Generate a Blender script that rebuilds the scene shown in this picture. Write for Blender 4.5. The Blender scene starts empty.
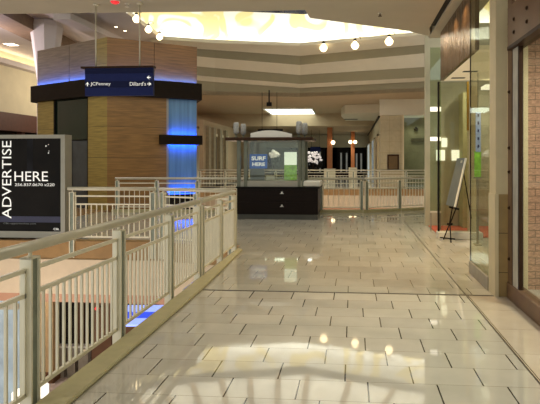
import bpy, bmesh, math, random
from mathutils import Matrix, Vector
random.seed(4)
C = bpy.context.scene.collection
PI = math.pi

# ------------------------------------------------------------------ camera model (level lens, shifted), corridor runs along +Y
F, CX, CY, H = 530.0, 310.0, 160.0, 1.6
YAW = math.atan((353 - CX) / F)
ca, sa = math.cos(YAW), math.sin(YAW)
def ray(x, y):
    u = (x - CX) / F
    return Vector((ca*u - sa, sa*u + ca, -(y - CY)/F))
def onZ(x, y, Z):
    r = ray(x, y); t = (Z - H)/r.z; return Vector((r.x*t, r.y*t, Z))
def onX(x, y, X):
    r = ray(x, y); t = X/r.x; return Vector((X, r.y*t, H + r.z*t))
def onY(x, y, Y):
    r = ray(x, y); t = Y/r.y; return Vector((r.x*t, Y, H + r.z*t))
def onD(x, y, D):
    r = ray(x, y); return Vector((r.x*D, r.y*D, H + r.z*D))
def onP(x, y, A, B):                       # vertical plane through A and B
    n = Vector((B[1]-A[1], -(B[0]-A[0]))); r = ray(x, y)
    t = (n.x*A[0] + n.y*A[1])/(n.x*r.x + n.y*r.y); return Vector((r.x*t, r.y*t, H + r.z*t))

# ------------------------------------------------------------------ materials
def lin(c):
    return tuple((v/255/12.92 if v/255 <= .04045 else ((v/255+.055)/1.055)**2.4) for v in c)
def mat(name, rgb, rough=.5, metal=0, var=.12, scale=6, emit=0, ergb=None, bump=0, stretch=None):
    m = bpy.data.materials.new(name); m.use_nodes = True
    nt = m.node_tree; b = nt.nodes['Principled BSDF']
    c = lin(rgb)
    b.inputs['Roughness'].default_value = rough; b.inputs['Metallic'].default_value = metal
    if var:
        tc = nt.nodes.new('ShaderNodeNewGeometry'); no = nt.nodes.new('ShaderNodeTexNoise')
        no.inputs['Scale'].default_value = scale; no.inputs['Detail'].default_value = 4
        if stretch:
            mp = nt.nodes.new('ShaderNodeMapping'); mp.inputs['Scale'].default_value = stretch
            nt.links.new(tc.outputs['Position'], mp.inputs[0]); nt.links.new(mp.outputs[0], no.inputs['Vector'])
        else:
            nt.links.new(tc.outputs['Position'], no.inputs['Vector'])
        r = nt.nodes.new('ShaderNodeValToRGB')
        r.color_ramp.elements[0].position = .3; r.color_ramp.elements[1].position = .7
        r.color_ramp.elements[0].color = (*[v*(1-var) for v in c], 1); r.color_ramp.elements[1].color = (*[min(1, v*(1+var)) for v in c], 1)
        nt.links.new(no.outputs['Fac'], r.inputs[0]); nt.links.new(r.outputs[0], b.inputs['Base Color'])
        if bump:
            bp = nt.nodes.new('ShaderNodeBump'); bp.inputs['Strength'].default_value = bump; bp.inputs['Distance'].default_value = .03
            nt.links.new(no.outputs['Fac'], bp.inputs['Height']); nt.links.new(bp.outputs[0], b.inputs['Normal'])
    else:
        b.inputs['Base Color'].default_value = (*c, 1)
    if emit:
        b.inputs['Emission Color'].default_value = (*lin(ergb or rgb), 1); b.inputs['Emission Strength'].default_value = emit
    return m
def glass(name, rgb, fac=.12, rough=.02):
    m = bpy.data.materials.new(name); m.use_nodes = True; nt = m.node_tree
    for n in list(nt.nodes): nt.nodes.remove(n)
    o = nt.nodes.new('ShaderNodeOutputMaterial'); t = nt.nodes.new('ShaderNodeBsdfTransparent'); g = nt.nodes.new('ShaderNodeBsdfGlossy')
    t.inputs[0].default_value = (*lin(rgb), 1); g.inputs['Roughness'].default_value = rough; g.inputs[0].default_value = (.9, .95, .9, 1)
    x = nt.nodes.new('ShaderNodeMixShader')
    fr = nt.nodes.new('ShaderNodeLayerWeight'); fr.inputs['Blend'].default_value = .5
    p = nt.nodes.new('ShaderNodeMath'); p.operation = 'POWER'; p.inputs[1].default_value = 4; nt.links.new(fr.outputs['Facing'], p.inputs[0])
    a = nt.nodes.new('ShaderNodeMath'); a.operation = 'MULTIPLY_ADD'; a.inputs[1].default_value = .22; a.inputs[2].default_value = fac*.5; a.use_clamp = True
    nt.links.new(p.outputs[0], a.inputs[0]); nt.links.new(a.outputs[0], x.inputs[0])
    nt.links.new(t.outputs[0], x.inputs[1]); nt.links.new(g.outputs[0], x.inputs[2]); nt.links.new(x.outputs[0], o.inputs[0])
    return m
def grid_lines(m, wx, wz, width, dark, axes=('X', 'Z'), off=0.0, zoff=0.0):
    """thin seams laid over a material in world metres"""
    nt = m.node_tree; b = nt.nodes['Principled BSDF']
    geo = nt.nodes.new('ShaderNodeNewGeometry'); sp = nt.nodes.new('ShaderNodeSeparateXYZ'); nt.links.new(geo.outputs['Position'], sp.inputs[0])
    def mth(op, a, bb=None, c=None):
        n = nt.nodes.new('ShaderNodeMath'); n.operation = op
        for i, v in enumerate((a, bb, c)):
            if v is None: continue
            if isinstance(v, (int, float)): n.inputs[i].default_value = v
            else: nt.links.new(v, n.inputs[i])
        return n.outputs[0]
    v = mth('DIVIDE', mth('ADD', sp.outputs[axes[1]], 100.0 + zoff), wz); row = mth('FLOOR', v)
    u = mth('ADD', mth('DIVIDE', mth('ADD', sp.outputs[axes[0]], 100.0), wx), mth('MULTIPLY', row, off))
    j1 = mth('LESS_THAN', mth('FRACT', u), width/wx); j2 = mth('LESS_THAN', mth('FRACT', v), width/wz)
    j = mth('MAXIMUM', j1, j2)
    mx = nt.nodes.new('ShaderNodeMixRGB'); mx.inputs[2].default_value = (*lin(dark), 1)
    src = b.inputs['Base Color']
    if src.is_linked: nt.links.new(src.links[0].from_socket, mx.inputs[1])
    else: mx.inputs[1].default_value = src.default_value
    nt.links.new(j, mx.inputs[0]); nt.links.new(mx.outputs[0], src)
    return m

def floor_material(name, base, w, d, drift, jw, jdark, rowdark, rough, x0=0.0, y0=0.0):
    m = bpy.data.materials.new(name); m.use_nodes = True; nt = m.node_tree; b = nt.nodes['Principled BSDF']
    L = nt.links.new
    geo = nt.nodes.new('ShaderNodeNewGeometry'); sp = nt.nodes.new('ShaderNodeSeparateXYZ'); L(geo.outputs['Position'], sp.inputs[0])
    def mth(op, a, bb=None):
        n = nt.nodes.new('ShaderNodeMath'); n.operation = op
        for i, v in enumerate((a, bb)):
            if v is None: continue
            if isinstance(v, (int, float)): n.inputs[i].default_value = v
            else: L(v, n.inputs[i])
        return n.outputs[0]
    v = mth('DIVIDE', mth('ADD', sp.outputs['Y'], 100*d - y0), d); row = mth('FLOOR', v)
    u = mth('ADD', mth('DIVIDE', mth('ADD', sp.outputs['X'], 100*w - x0), w), mth('MULTIPLY', row, drift))
    fu, fv = mth('FRACT', u), mth('FRACT', v)
    j = mth('LESS_THAN', fu, jw/w); r = mth('LESS_THAN', fv, jw*.4/d)
    cmb = nt.nodes.new('ShaderNodeCombineXYZ'); L(mth('FLOOR', u), cmb.inputs[0]); L(row, cmb.inputs[1])
    wn = nt.nodes.new('ShaderNodeTexWhiteNoise'); wn.noise_dimensions = '2D'; L(cmb.outputs[0], wn.inputs['Vector'])
    no = nt.nodes.new('ShaderNodeTexNoise'); no.inputs['Scale'].default_value = 5; no.inputs['Detail'].default_value = 6; L(geo.outputs['Position'], no.inputs['Vector'])
    k = mth('ADD', mth('MULTIPLY', wn.outputs['Value'], .16), mth('MULTIPLY', no.outputs['Fac'], .22)); k = mth('ADD', k, .80)
    mul = nt.nodes.new('ShaderNodeVectorMath'); mul.operation = 'SCALE'; mul.inputs[0].default_value = lin(base); L(k, mul.inputs['Scale'])
    m1 = nt.nodes.new('ShaderNodeMixRGB'); L(mul.outputs[0], m1.inputs[1]); m1.inputs[2].default_value = (*lin(rowdark), 1); L(r, m1.inputs[0])
    m2 = nt.nodes.new('ShaderNodeMixRGB'); L(m1.outputs[0], m2.inputs[1]); m2.inputs[2].default_value = (*lin(jdark), 1); L(j, m2.inputs[0])
    L(m2.outputs[0], b.inputs['Base Color'])
    b.inputs['IOR'].default_value = 1.8
    rr = mth('ADD', mth('MULTIPLY', no.outputs['Fac'], rough*.8), rough*.6); L(rr, b.inputs['Roughness'])
    tilt = nt.nodes.new('ShaderNodeBump'); tilt.inputs['Strength'].default_value = .03; tilt.inputs['Distance'].default_value = .02
    n2 = nt.nodes.new('ShaderNodeTexNoise'); n2.inputs['Scale'].default_value = 1.6; n2.inputs['Detail'].default_value = 2; L(geo.outputs['Position'], n2.inputs['Vector'])
    L(mth('ADD', n2.outputs['Fac'], mth('MULTIPLY', mth('MAXIMUM', j, r), -.25)), tilt.inputs['Height']); L(tilt.outputs[0], b.inputs['Normal'])
    return m

def wood(name, rgb, seam=True):
    m = mat(name, rgb, .45, 0, .28, 3.0, stretch=(.6, .6, 9))
    return grid_lines(m, 50, 1.0, .012, [v*.35 for v in rgb], ('X', 'Z'), 0, .33) if seam else m

M = {}
M['tile'] = floor_material('floor_tile', (200, 195, 182), .49, .318, 1/3, .011, (62, 57, 46), (140, 132, 112), .035, .1, .02)
M['tile_far'] = floor_material('floor_tile_far', (186, 183, 170), .49, .42, 1/3, .007, (95, 85, 66), (130, 118, 92), .035, .1, .02)
M['tile_edge'] = floor_material('floor_tile_edge', (200, 188, 170), 1.2, .64, 0, .008, (90, 76, 56), (110, 94, 70), .035, 1.35, .02)
M['bridge'] = mat('bridge_floor', (150, 118, 74), .3)
M['line'] = mat('threshold_metal', (70, 62, 48), .4, .3)
M['kerb'] = mat('kerb_stone', (180, 172, 130), .45, 0, .08, 10)
M['rail'] = mat('painted_rail', (226, 220, 196), .38, 0, .05, 8)
M['hand'] = mat('handrail_metal', (200, 195, 174), .3, .1, .06, 8)
M['web'] = mat('post_dark_panel', (128, 136, 120), .3, .1, .2, 12)
M['tan'] = mat('fascia_tan', (152, 118, 70), .6)
M['pale'] = mat('fascia_pale', (208, 190, 162), .6, 0, .05)
M['salmon'] = mat('fascia_salmon', (186, 140, 112), .6, 0, .05)
M['ceil'] = mat('ceiling_paint', (176, 170, 152), .8, 0, .03, 2)
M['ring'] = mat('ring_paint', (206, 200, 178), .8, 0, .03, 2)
M['ringshade'] = mat('ring_riser_shade', (134, 126, 100), .8, 0, .03, 2)  # darker tone paints in the shade on the ring risers
M['peach'] = mat('peach_paint', (172, 152, 120), .8, 0, .04, 2)
M['lav'] = mat('lavender_paint', (205, 196, 190), .8, 0, .04, 1)
M['cream'] = mat('cream_wall', (208, 197, 165), .8, 0, .04, 2)
M['beam'] = mat('brown_beam', (130, 108, 84), .7)
M['wood'] = wood('oak_panel', (134, 98, 50))
M['woodpale'] = wood('pale_oak_panel', (150, 128, 66))
M['woodup'] = wood('grey_oak_panel', (138, 98, 50), False)
M['woodgrey'] = wood('silver_oak_panel', (124, 106, 80), False)
M['dark'] = mat('dark_brown', (30, 21, 12), .65, 0, .15)
M['black'] = mat('near_black', (16, 14, 12), .5, 0, .1)
M['espresso'] = mat('espresso_laminate', (24, 15, 10), .45, 0, .25, 5, stretch=(1, 1, 14))
M['led'] = mat('blue_led', (40, 90, 255), .5, var=0, emit=3, ergb=(40, 85, 255))
M['blueglass'] = mat('blue_backlit_glass', (96, 132, 150), .25, 0, .18, 2, emit=.06, ergb=(30, 90, 150), stretch=(5, 5, .3))
M['teal'] = mat('dark_teal_glass', (22, 38, 30), .08, 0, .3, 3)
M['doorblue'] = mat('slate_door', (64, 70, 74), .2, 0, .2, 2)
M['navy'] = mat('navy_sign', (30, 40, 92), .45, 0, .06)
M['navydk'] = mat('navy_sign_dark', (20, 27, 66), .45, 0, .06)
M['white'] = mat('white_plastic', (215, 212, 200), .4, 0, .03)
M['letter'] = mat('sign_letters', (225, 225, 220), .5, 0, 0, emit=.45)
M['silver'] = mat('silver_frame', (150, 146, 132), .35, .35, .05)
M['poster'] = mat('black_poster', (20, 17, 14), .5, 0, .5, 1.6)
M['posterblue'] = mat('poster_blue_haze', (24, 24, 28), .5, 0, .5, 3)
M['steel'] = mat('brushed_steel', (205, 204, 196), .3, .45, .2, 9, stretch=(1, 1, .4))
M['bronze'] = mat('brown_bronze', (116, 90, 68), .45, .3, .15, 3)
M['bronzedk'] = mat('dark_bronze', (58, 40, 28), .45, .3, .15, 3)
M['copper'] = mat('hammered_copper', (120, 94, 74), .2, .9, .3, 5, bump=1.0, stretch=(1, 1.7, .35))
M['pillar'] = mat('pillar_paint', (206, 192, 156), .6, 0, .04)
M['tiletan'] = grid_lines(mat('pillar_tile', (158, 134, 88), .35, 0, .1), 50, .46, .008, (80, 66, 42))
M['brick'] = grid_lines(mat('red_brick', (178, 140, 118), .8, 0, .4, 5, stretch=(4, 4, 13)), .24, .085, .010, (120, 98, 80), ('X', 'Z'), .5)
M['glass'] = glass('clear_glass', (242, 244, 238), .07)
M['glassg'] = glass('green_tint_glass', (234, 236, 224), .08)
M['interior'] = mat('shop_wall', (184, 178, 152), .8, 0, .2, 1.2)
M['lit'] = mat('lit_panel', (255, 250, 235), .5, 0, 0, emit=.8)
M['litwarm'] = mat('lit_panel_warm', (255, 236, 200), .5, 0, 0, emit=5)
M['globe'] = mat('lit_globe', (255, 232, 190), .3, 0, 0, emit=3, ergb=(255, 226, 176))
M['sky'] = mat('skylight', (235, 245, 235), .5, 0, 0, emit=2.6)
M['orange'] = mat('orange_column', (160, 96, 50), .6, 0, .1)
M['shopdark'] = mat('dark_shopfront', (30, 25, 20), .4, 0, .4, 2)
M['red'] = mat('red_strobe', (220, 40, 50), .3, 0, 0, emit=.6)
M['carpet'] = mat('red_carpet', (190, 92, 62), .9, 0, .1, 20)
M['grey'] = mat('grey_marble', (150, 142, 126), .4, 0, .2, 4)
M['lamp'] = mat('grey_lantern', (150, 150, 146), .5, .2, .5, 40)
M['green'] = mat('green_scene', (120, 180, 50), .5, 0, .5, 12, emit=.22, ergb=(150, 190, 90))
M['screen'] = mat('blue_screen', (10, 62, 140), .4, 0, .3, 3, emit=.22, ergb=(20, 100, 190))
M['brownfront'] = mat('brown_fascia', (84, 50, 34), .6)
M['bluefloor'] = mat('blue_glow_top', (60, 90, 210), .4, 0, .2, 3, emit=.8, ergb=(50, 80, 220))
M['paleblue'] = mat('pale_blue_glow', (150, 170, 245), .4, 0, .2, 5, emit=1.0, ergb=(140, 160, 250))
M['bluewin'] = mat('blue_shop_glass', (165, 184, 194), .15, 0, .35, 1.5, emit=.2, ergb=(150, 172, 190))
M['lowfloor'] = mat('lower_floor', (220, 204, 196), .25, 0, .08, 3)
M['lowbrown'] = mat('lower_pillar', (104, 68, 38), .6)
M['lowbeige'] = mat('lower_beige', (196, 164, 118), .6)
M['banner'] = mat('pale_blue_banner', (150, 165, 200), .6, 0, .2, 9, emit=.2)
M['brass'] = mat('brass', (200, 170, 80), .25, .8, .1)
M['paleglow'] = mat('pale_glow', (190, 190, 180), .5, 0, .3, 2, emit=.12)
M['sand'] = mat('board_grey', (112, 118, 118), .35, 0, .1)

for k_ in ('espresso', 'dark', 'black', 'poster', 'posterblue', 'navy', 'navydk', 'shopdark', 'bronzedk'): M[k_].node_tree.nodes['Principled BSDF'].inputs['Specular IOR Level'].default_value = .12
def cloud_material():
    m = bpy.data.materials.new('painted_clouds'); m.use_nodes = True; nt = m.node_tree; b = nt.nodes['Principled BSDF']; L = nt.links.new
    geo = nt.nodes.new('ShaderNodeNewGeometry')
    n = nt.nodes.new('ShaderNodeTexNoise'); n.inputs['Scale'].default_value = .42; n.inputs['Detail'].default_value = 1.4; n.inputs['Distortion'].default_value = 1.6
    L(geo.outputs['Position'], n.inputs['Vector'])
    r = nt.nodes.new('ShaderNodeValToRGB'); r.color_ramp.interpolation = 'LINEAR'
    e = r.color_ramp.elements; e[0].position = .50; e[0].color = (*lin((226, 226, 216)), 1); e[1].position = .53; e[1].color = (*lin((222, 206, 150)), 1)
    x = e.new(.62); x.color = (*lin((222, 206, 150)), 1); x = e.new(.65); x.color = (*lin((226, 226, 214)), 1)
    L(n.outputs['Fac'], r.inputs[0]); L(r.outputs[0], b.inputs['Base Color']); b.inputs['Roughness'].default_value = .9
    L(r.outputs[0], b.inputs['Emission Color']); b.inputs['Emission Strength'].default_value = .0
    return m
M['clouds'] = cloud_material()

# ------------------------------------------------------------------ object helpers
WM = {}
def thing(name, label, cat, loc=(0, 0, 0), rotz=0, group=None):
    o = bpy.data.objects.new(name, None); C.objects.link(o); o.empty_display_size = .1
    o.location = loc; o.rotation_euler = (0, 0, rotz); o['label'] = label; o['category'] = cat
    if group: o['group'] = group
    WM[o.name] = Matrix.Translation(loc) @ Matrix.Rotation(rotz, 4, 'Z'); return o
def tag(o, label, cat, group=None):
    o['label'] = label; o['category'] = cat
    if group: o['group'] = group
    return o
class MB:
    def __init__(s): s.bm = bmesh.new()
    def box(s, a, b):
        x0, y0, z0 = (min(a[i], b[i]) for i in range(3)); x1, y1, z1 = (max(a[i], b[i]) for i in range(3))
        v = [s.bm.verts.new(p) for p in ((x0,y0,z0),(x1,y0,z0),(x1,y1,z0),(x0,y1,z0),(x0,y0,z1),(x1,y0,z1),(x1,y1,z1),(x0,y1,z1))]
        for f in ((0,3,2,1),(4,5,6,7),(0,1,5,4),(1,2,6,5),(2,3,7,6),(3,0,4,7)): s.bm.faces.new([v[i] for i in f])
        return s
    def poly(s, pts): s.bm.faces.new([s.bm.verts.new(p) for p in pts]); return s
    def prism(s, pts, z0, z1):
        n = len(pts); a = [s.bm.verts.new((p[0], p[1], z0)) for p in pts]; b = [s.bm.verts.new((p[0], p[1], z1)) for p in pts]
        s.bm.faces.new(a[::-1]); s.bm.faces.new(b)
        for i in range(n): j = (i+1) % n; s.bm.faces.new((a[i], a[j], b[j], b[i]))
        return s
    def slab(s, A, B, t, z0, z1):           # vertical slab along A-B, thickness t to the right-hand side of A->B reversed (inwards)
        d = Vector((B[0]-A[0], B[1]-A[1])).normalized(); n = Vector((-d.y, d.x))*t
        return s.prism([(A[0], A[1]), (B[0], B[1]), (B[0]+n.x, B[1]+n.y), (A[0]+n.x, A[1]+n.y)], z0, z1)
    def tube(s, p, q, r, n=12, r2=None):
        p, q = Vector(p), Vector(q); d = (q-p).normalized(); up = Vector((0,0,1)) if abs(d.z) < .9 else Vector((1,0,0))
        a = d.cross(up).normalized(); b = d.cross(a); r2 = r if r2 is None else r2
        A = [s.bm.verts.new(p + (a*math.cos(2*PI*i/n) + b*math.sin(2*PI*i/n))*r) for i in range(n)]
        B = [s.bm.verts.new(q + (a*math.cos(2*PI*i/n) + b*math.sin(2*PI*i/n))*r2) for i in range(n)]
        for i in range(n): j = (i+1) % n; f = s.bm.faces.new((A[i], A[j], B[j], B[i])); f.smooth = n > 6
        s.bm.faces.new(A[::-1]); s.bm.faces.new(B); return s
    def lathe(s, c, prof, n=16):
        rings = []
        for r, z in prof: rings.append([s.bm.verts.new((c[0]+r*math.cos(2*PI*i/n), c[1]+r*math.sin(2*PI*i/n), c[2]+z)) for i in range(n)])
        for A, B in zip(rings, rings[1:]):
            for i in range(n): j = (i+1) % n; f = s.bm.faces.new((A[i], A[j], B[j], B[i])); f.smooth = True
        s.bm.faces.new(rings[0][::-1]); s.bm.faces.new(rings[-1]); return s
    def text(s, body, o, u, width=None, height=None, up=(0,0,1), ext=.003, bold=0):
        cu = bpy.data.curves.new('lettering', 'FONT'); cu.body = body; cu.size = 1; cu.extrude = 0; cu.offset = bold; cu.resolution_u = 3
        t = bpy.data.objects.new('lettering_tmp', cu); C.objects.link(t)
        dg = bpy.context.evaluated_depsgraph_get(); me = bpy.data.meshes.new_from_object(t.evaluated_get(dg))
        bpy.data.objects.remove(t); bpy.data.curves.remove(cu)
        xs = [v.co.x for v in me.vertices]; ys = [v.co.y for v in me.vertices]
        sx = width/(max(xs)-min(xs)) if width else None; sy = height/(max(ys)-min(ys)) if height else sx
        sx = sx or sy
        me.transform(Matrix.Translation((-min(xs), -min(ys), 0))); me.transform(Matrix.Diagonal((sx, sy, 1, 1)))
        u = Vector(u).normalized(); up = Vector(up).normalized(); n = u.cross(up)
        R = Matrix((u, up, n)).transposed().to_4x4(); me.transform(Matrix.Translation(Vector(o) + n*ext) @ R)
        s.bm.from_mesh(me); bpy.data.meshes.remove(me); return s
    def build(s, name, material, parent=None, bevel=0, recalc=True):
        if recalc: bmesh.ops.recalc_face_normals(s.bm, faces=s.bm.faces)
        if bevel: bmesh.ops.bevel(s.bm, geom=s.bm.edges[:], offset=bevel, segments=1, affect='EDGES', clamp_overlap=True)
        me = bpy.data.meshes.new(name)
        o = bpy.data.objects.new(name, me); C.objects.link(o)
        if parent:
            o.parent = parent; W = WM[parent.name]; s.bm.transform(W.inverted()); WM[o.name] = W
        else:
            WM[o.name] = Matrix.Identity(4)
        s.bm.to_mesh(me); s.bm.free(); me.materials.append(material); return o
def struct(name, mb, m, bevel=0):
    o = mb.build(name, m, None, bevel); o['kind'] = 'structure'; return o
def lift(o):                                 # put a single-mesh thing's origin at its own base
    me = o.data; n = len(me.vertices)
    cx = sum(v.co.x for v in me.vertices)/n; cy = sum(v.co.y for v in me.vertices)/n; z = min(v.co.z for v in me.vertices)
    me.transform(Matrix.Translation((-cx, -cy, -z))); o.location = (cx, cy, z); return o
def single(name, mb, m, label, cat, group=None, bevel=0): return tag(lift(mb.build(name, m, None, bevel)), label, cat, group)

# ================================================================== SETTING
YB = 10.05        # bridge front edge / far side of the first light well
YF = 15.75        # edge of the second light well
XW = 1.78         # right-hand shop line
# floors (top at z = 0)
struct('floor', MB().prism([(-1.85, -4), (1.33, -4), (1.33, 6.4), (-1.85, 6.4)], -.33, 0), M['tile'])
struct('floor_edge_strip', MB().prism([(1.33, -4), (5.5, -4), (5.5, 6.4), (1.33, 6.4)], -.33, 0), M['tile_edge'])
struct('floor_far_zone', MB().prism([(-2.1, 6.4), (6.5, 6.4), (6.5, 17.6), (2.5, 17.35), (.3, 16.15), (-7.3, YF), (-7.8, YF), (-7.8, 10.3), (-3.9, 10.3), (-2.1, 9.8)], -.33, 0), M['tile_far'])
struct('floor_bridge', MB().prism([(-18.6, YB+.03), (-3.75, YB+.03), (-2.1, 9.62), (-2.1, 9.8), (-3.9, 10.3), (-7.8, 10.3), (-7.8, 45), (-18.6, 45)], -.33, 0), M['bridge'])
struct('floor_beyond', MB().prism([(-9, 29.5), (6, 29.5), (6, 75), (-9, 75)], -.33, 0), M['tile_far'])
struct('trim_threshold', MB().box((-1.84, 6.385, 0), (1.66, 6.415, .004)), M['line'])
struct('trim_border_line', MB().box((1.325, -4, 0), (1.338, 14, .003)), M['line'])
# kerb under the near railing and its face into the well
struct('trim_kerb', MB().prism([(-2.045, -4), (-1.82, -4), (-1.84, 6.4), (-1.94, 9.2), (-2.045, 9.33)], 0, .035), M['kerb'], .012)
for nm, z0, z1, k in (('trim_fascia_tan', -.36, -.005, 'tan'), ('trim_fascia_pale', -1.04, -.36, 'pale'), ('trim_fascia_salmon', -1.2, -1.04, 'salmon')):
    t = .0 if k == 'tan' else .03
    struct(nm, MB().prism([(-18.6, YB-t), (-3.8, YB-t), (-2.06-t*0, 9.56-t), (-2.06, -4), (-1.9, -4), (-1.9, 9.9), (-3.7, 10.3), (-18.6, 10.3)], z0, z1), M[k])
    struct(nm + '_far', MB().box((-9, 29.4, z0), (6, 29.6, z1)), M[k])
struct('trim_kerb_far', MB().prism([(-7.35, YF-.12), (.28, 16.05), (2.5, 17.25), (2.45, 17.4), (.24, 16.2), (-7.35, YF+.02)], 0, .09), M['kerb'])
struct('ceiling_lower_level', MB().box((-18.6, 10.3, -1.3), (-7.8, 15.7, -1.2)), M['cream'])
struct('floor_lower_level', MB().box((-24, -4, -4.7), (6, 32, -4.6)), M['lowfloor'])

# near ceiling with its front edge facing the raised dome
ZC = 4.2
edge = [onZ(0, 14, ZC), onZ(265, 11, ZC), onZ(305, 10, ZC), onZ(310, 18, ZC), onZ(408, 31, ZC), onZ(431, 37, ZC)]
pl = [(-14, edge[0].y + .1)] + [(p.x, p.y) for p in edge]
struct('ceiling', MB().prism(pl + [(1.5, 10.6), (1.5, -4), (-14, -4)], ZC, ZC + .35), M['ceil'])
struct('trim_shadow_gap', MB().box((1.5, -4, ZC + .02), (1.60, 10.5, ZC + .3)), M['black'])
struct('ceiling_shop_strip', MB().box((1.60, -4, ZC - .02), (2.2, 11.4, ZC + .3)), M['ceil'])

# stepped rings of the far ceiling: sloping bands and upright risers, stepping down away from the dome
XS = (520, 432, 300, 215, 150)
KD = (.84, .92, 1.0, .975, .93)
def line(ys, D): return [onD(x, y, D*k) for x, y, k in zip(XS, ys, KD)]
P0  = line((25, 34, 46, 43, 39), 26.0)
P1t = line((32, 44, 56, 50, 46), 26.9); P1 = line((41, 52.5, 65, 58, 52), 26.9)
P2t = line((55, 66.5, 75, 68, 62), 27.6); P2 = line((67, 77, 84, 77, 71), 27.6)
P3t = line((71, 81, 88, 82, 76), 28.0); P3 = line((84, 91, 97, 93, 86), 28.0)
Z0 = P0[2].z; Z3 = P3[2].z
for p in P3: p.z = Z3
def strip(A, B, da=0, db=0):
    m = MB()
    for i in range(len(A)-1): m.poly([(A[i].x, A[i].y, A[i].z + da), (A[i+1].x, A[i+1].y, A[i+1].z + da), (B[i+1].x, B[i+1].y, B[i+1].z + db), (B[i].x, B[i].y, B[i].z + db)])
    return m
struct('ceiling_ring_top', strip(P0, P1t), M['ring'])
struct('ceiling_ring_middle', strip(P1, P2t), M['ring'])
struct('ceiling_ring_low', strip(P2, P3t), M['ring'])
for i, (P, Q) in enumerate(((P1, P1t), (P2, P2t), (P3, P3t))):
    struct(f'trim_{i+1}', strip(P, Q), M['ringshade'])
R0 = [onD(128, 14, 20.3), onD(163, 40, 24.6)] + P0[3:1:-1] + P0[1::-1]
for p in R0: p.z = Z0 if p.x < -8 else p.z
struct('trim_rim', strip(R0, R0, 0, .16), M['ring'])
DR = [Vector((R0[0].x - 1.8, R0[0].y - .6, Z0)), Vector((R0[1].x - 1.6, R0[1].y + 1.2, Z0))] + [Vector((p.x, p.y + 1.8, p.z)) for p in R0[2:]]
struct('ceiling_cove_shelf', strip(R0, DR, .02, .02), M['white'])
struct('wall_dome', strip(DR, DR, 0, 2.05), M['clouds'])
CL = [Vector((p.x, p.y + .15, p.z)) for p in DR]
struct('window_clerestory', strip(DR, CL, 2.05, 2.5), mat('night_glass', (20, 28, 48), .1, 0, .3, 2))
VT = [Vector((-5 + (p.x + 5)*.35, 17 + (p.y - 17)*.35, 0)) for p in CL]
for a, b in zip(CL, VT): b.z = 11.6 - a.z - 2.5 + a.z
m = MB()
for i in range(len(CL) - 1): m.poly([(CL[i].x, CL[i].y, CL[i].z + 2.5), (CL[i+1].x, CL[i+1].y, CL[i+1].z + 2.5), (VT[i+1].x, VT[i+1].y, 11.6), (VT[i].x, VT[i].y, 11.6)])
struct('ceiling_vault', m, M['white'])
struct('ceiling_dome_top', MB().poly([(-22, 2, 11.6), (12, 2, 11.6), (12, 34, 11.6), (-22, 34, 11.6)]), M['ceil'])
def along(P, t):
    k = t*(len(P) - 1); i = min(int(k), len(P) - 2); return P[i].lerp(P[i+1], k - i)
m = MB()
for k in range(14):
    t_ = (k + .5)/14; a = along(CL, t_); b = along(VT, min(1, t_ + .12)); a = Vector((a.x, a.y - .1, a.z + 2.45)); b = Vector((b.x, b.y, 11.5)); mid_ = (a + b)/2 + Vector((.25, -.2, -.15))
    m.tube(a, mid_, .13, 6); m.tube(mid_, b, .13, 6)
struct('trim_vault_rib', m, M['beam'])
q = [onZ(128, 14, Z0), onZ(163, 40, Z0), onZ(150, 46, Z0), onZ(104, 40, Z0), onZ(60, 19, Z0), onZ(60, 2, Z0), onZ(110, 2, Z0)]
struct('ceiling_left_ring', MB().poly([tuple(v) for v in q]), M['lav'])

# far flat ceilings
m = MB(); far = [(p.x, p.y) for p in P3]
m.prism([(p[0], p[1]) for p in far] + [(-12, far[-1][1]), (-12, 38), (9, 38)], Z3, Z3 + .2); struct('ceiling_far', m, M['peach'])
struct('ceiling_far_drop', MB().box((-12, 38, 4.05), (9, 75, 5.2)), M['peach'])
struct('ceiling_far_soffit', MB().prism([(-.75, 34), (-.5, 32), (6, 30.5), (6, 40), (-.4, 40)], 4.4, Z3-.01), M['ring'])
# left hall: high ceiling, wall, beams
ZL = 7.4; XL = -18.6
struct('ceiling_left_hall', MB().prism([(XL - 1, 8), tuple(onZ(60, 4, ZL))[:2], tuple(onZ(60, 19, ZL))[:2], tuple(onZ(104, 40, ZL))[:2], (-11, 30), (-11, 60), (XL - 1, 60)], ZL, ZL + .2), M['lav'])
struct('wall_left', MB().box((XL - .3, 6, 0), (XL, 60, ZL)), M['cream'])
struct('trim_left_cove', MB().box((XL, 6, 6.65), (XL + .5, 60, 6.92)), M['lav'])
b1, b2 = onZ(-30, 4, 6.95), onZ(36, 37, 6.95)
dd = (b2 - b1).normalized(); nn = Vector((-dd.y, dd.x, 0))*.55
struct('trim_left_beam', MB().prism([(b1 - nn)[:2], (b2 + dd*6 - nn)[:2], (b2 + dd*6 + nn)[:2], (b1 + nn)[:2]], 6.9, 7.4), M['beam'])
b1, b2 = onZ(62, 18, 7.0), onZ(110, 40, 7.0)
dd = (b2 - b1).normalized(); nn = Vector((-dd.y, dd.x, 0))*.35
struct('trim_left_beam_second', MB().prism([(b1 - nn)[:2], (b2 + dd*4 - nn)[:2], (b2 + dd*4 + nn)[:2], (b1 + nn)[:2]], 6.95, 7.4), M['lav'])
struct('wall_left_far', MB().box((-20, 46, 0), (-9, 46.4, ZL)), M['cream'])

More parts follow.
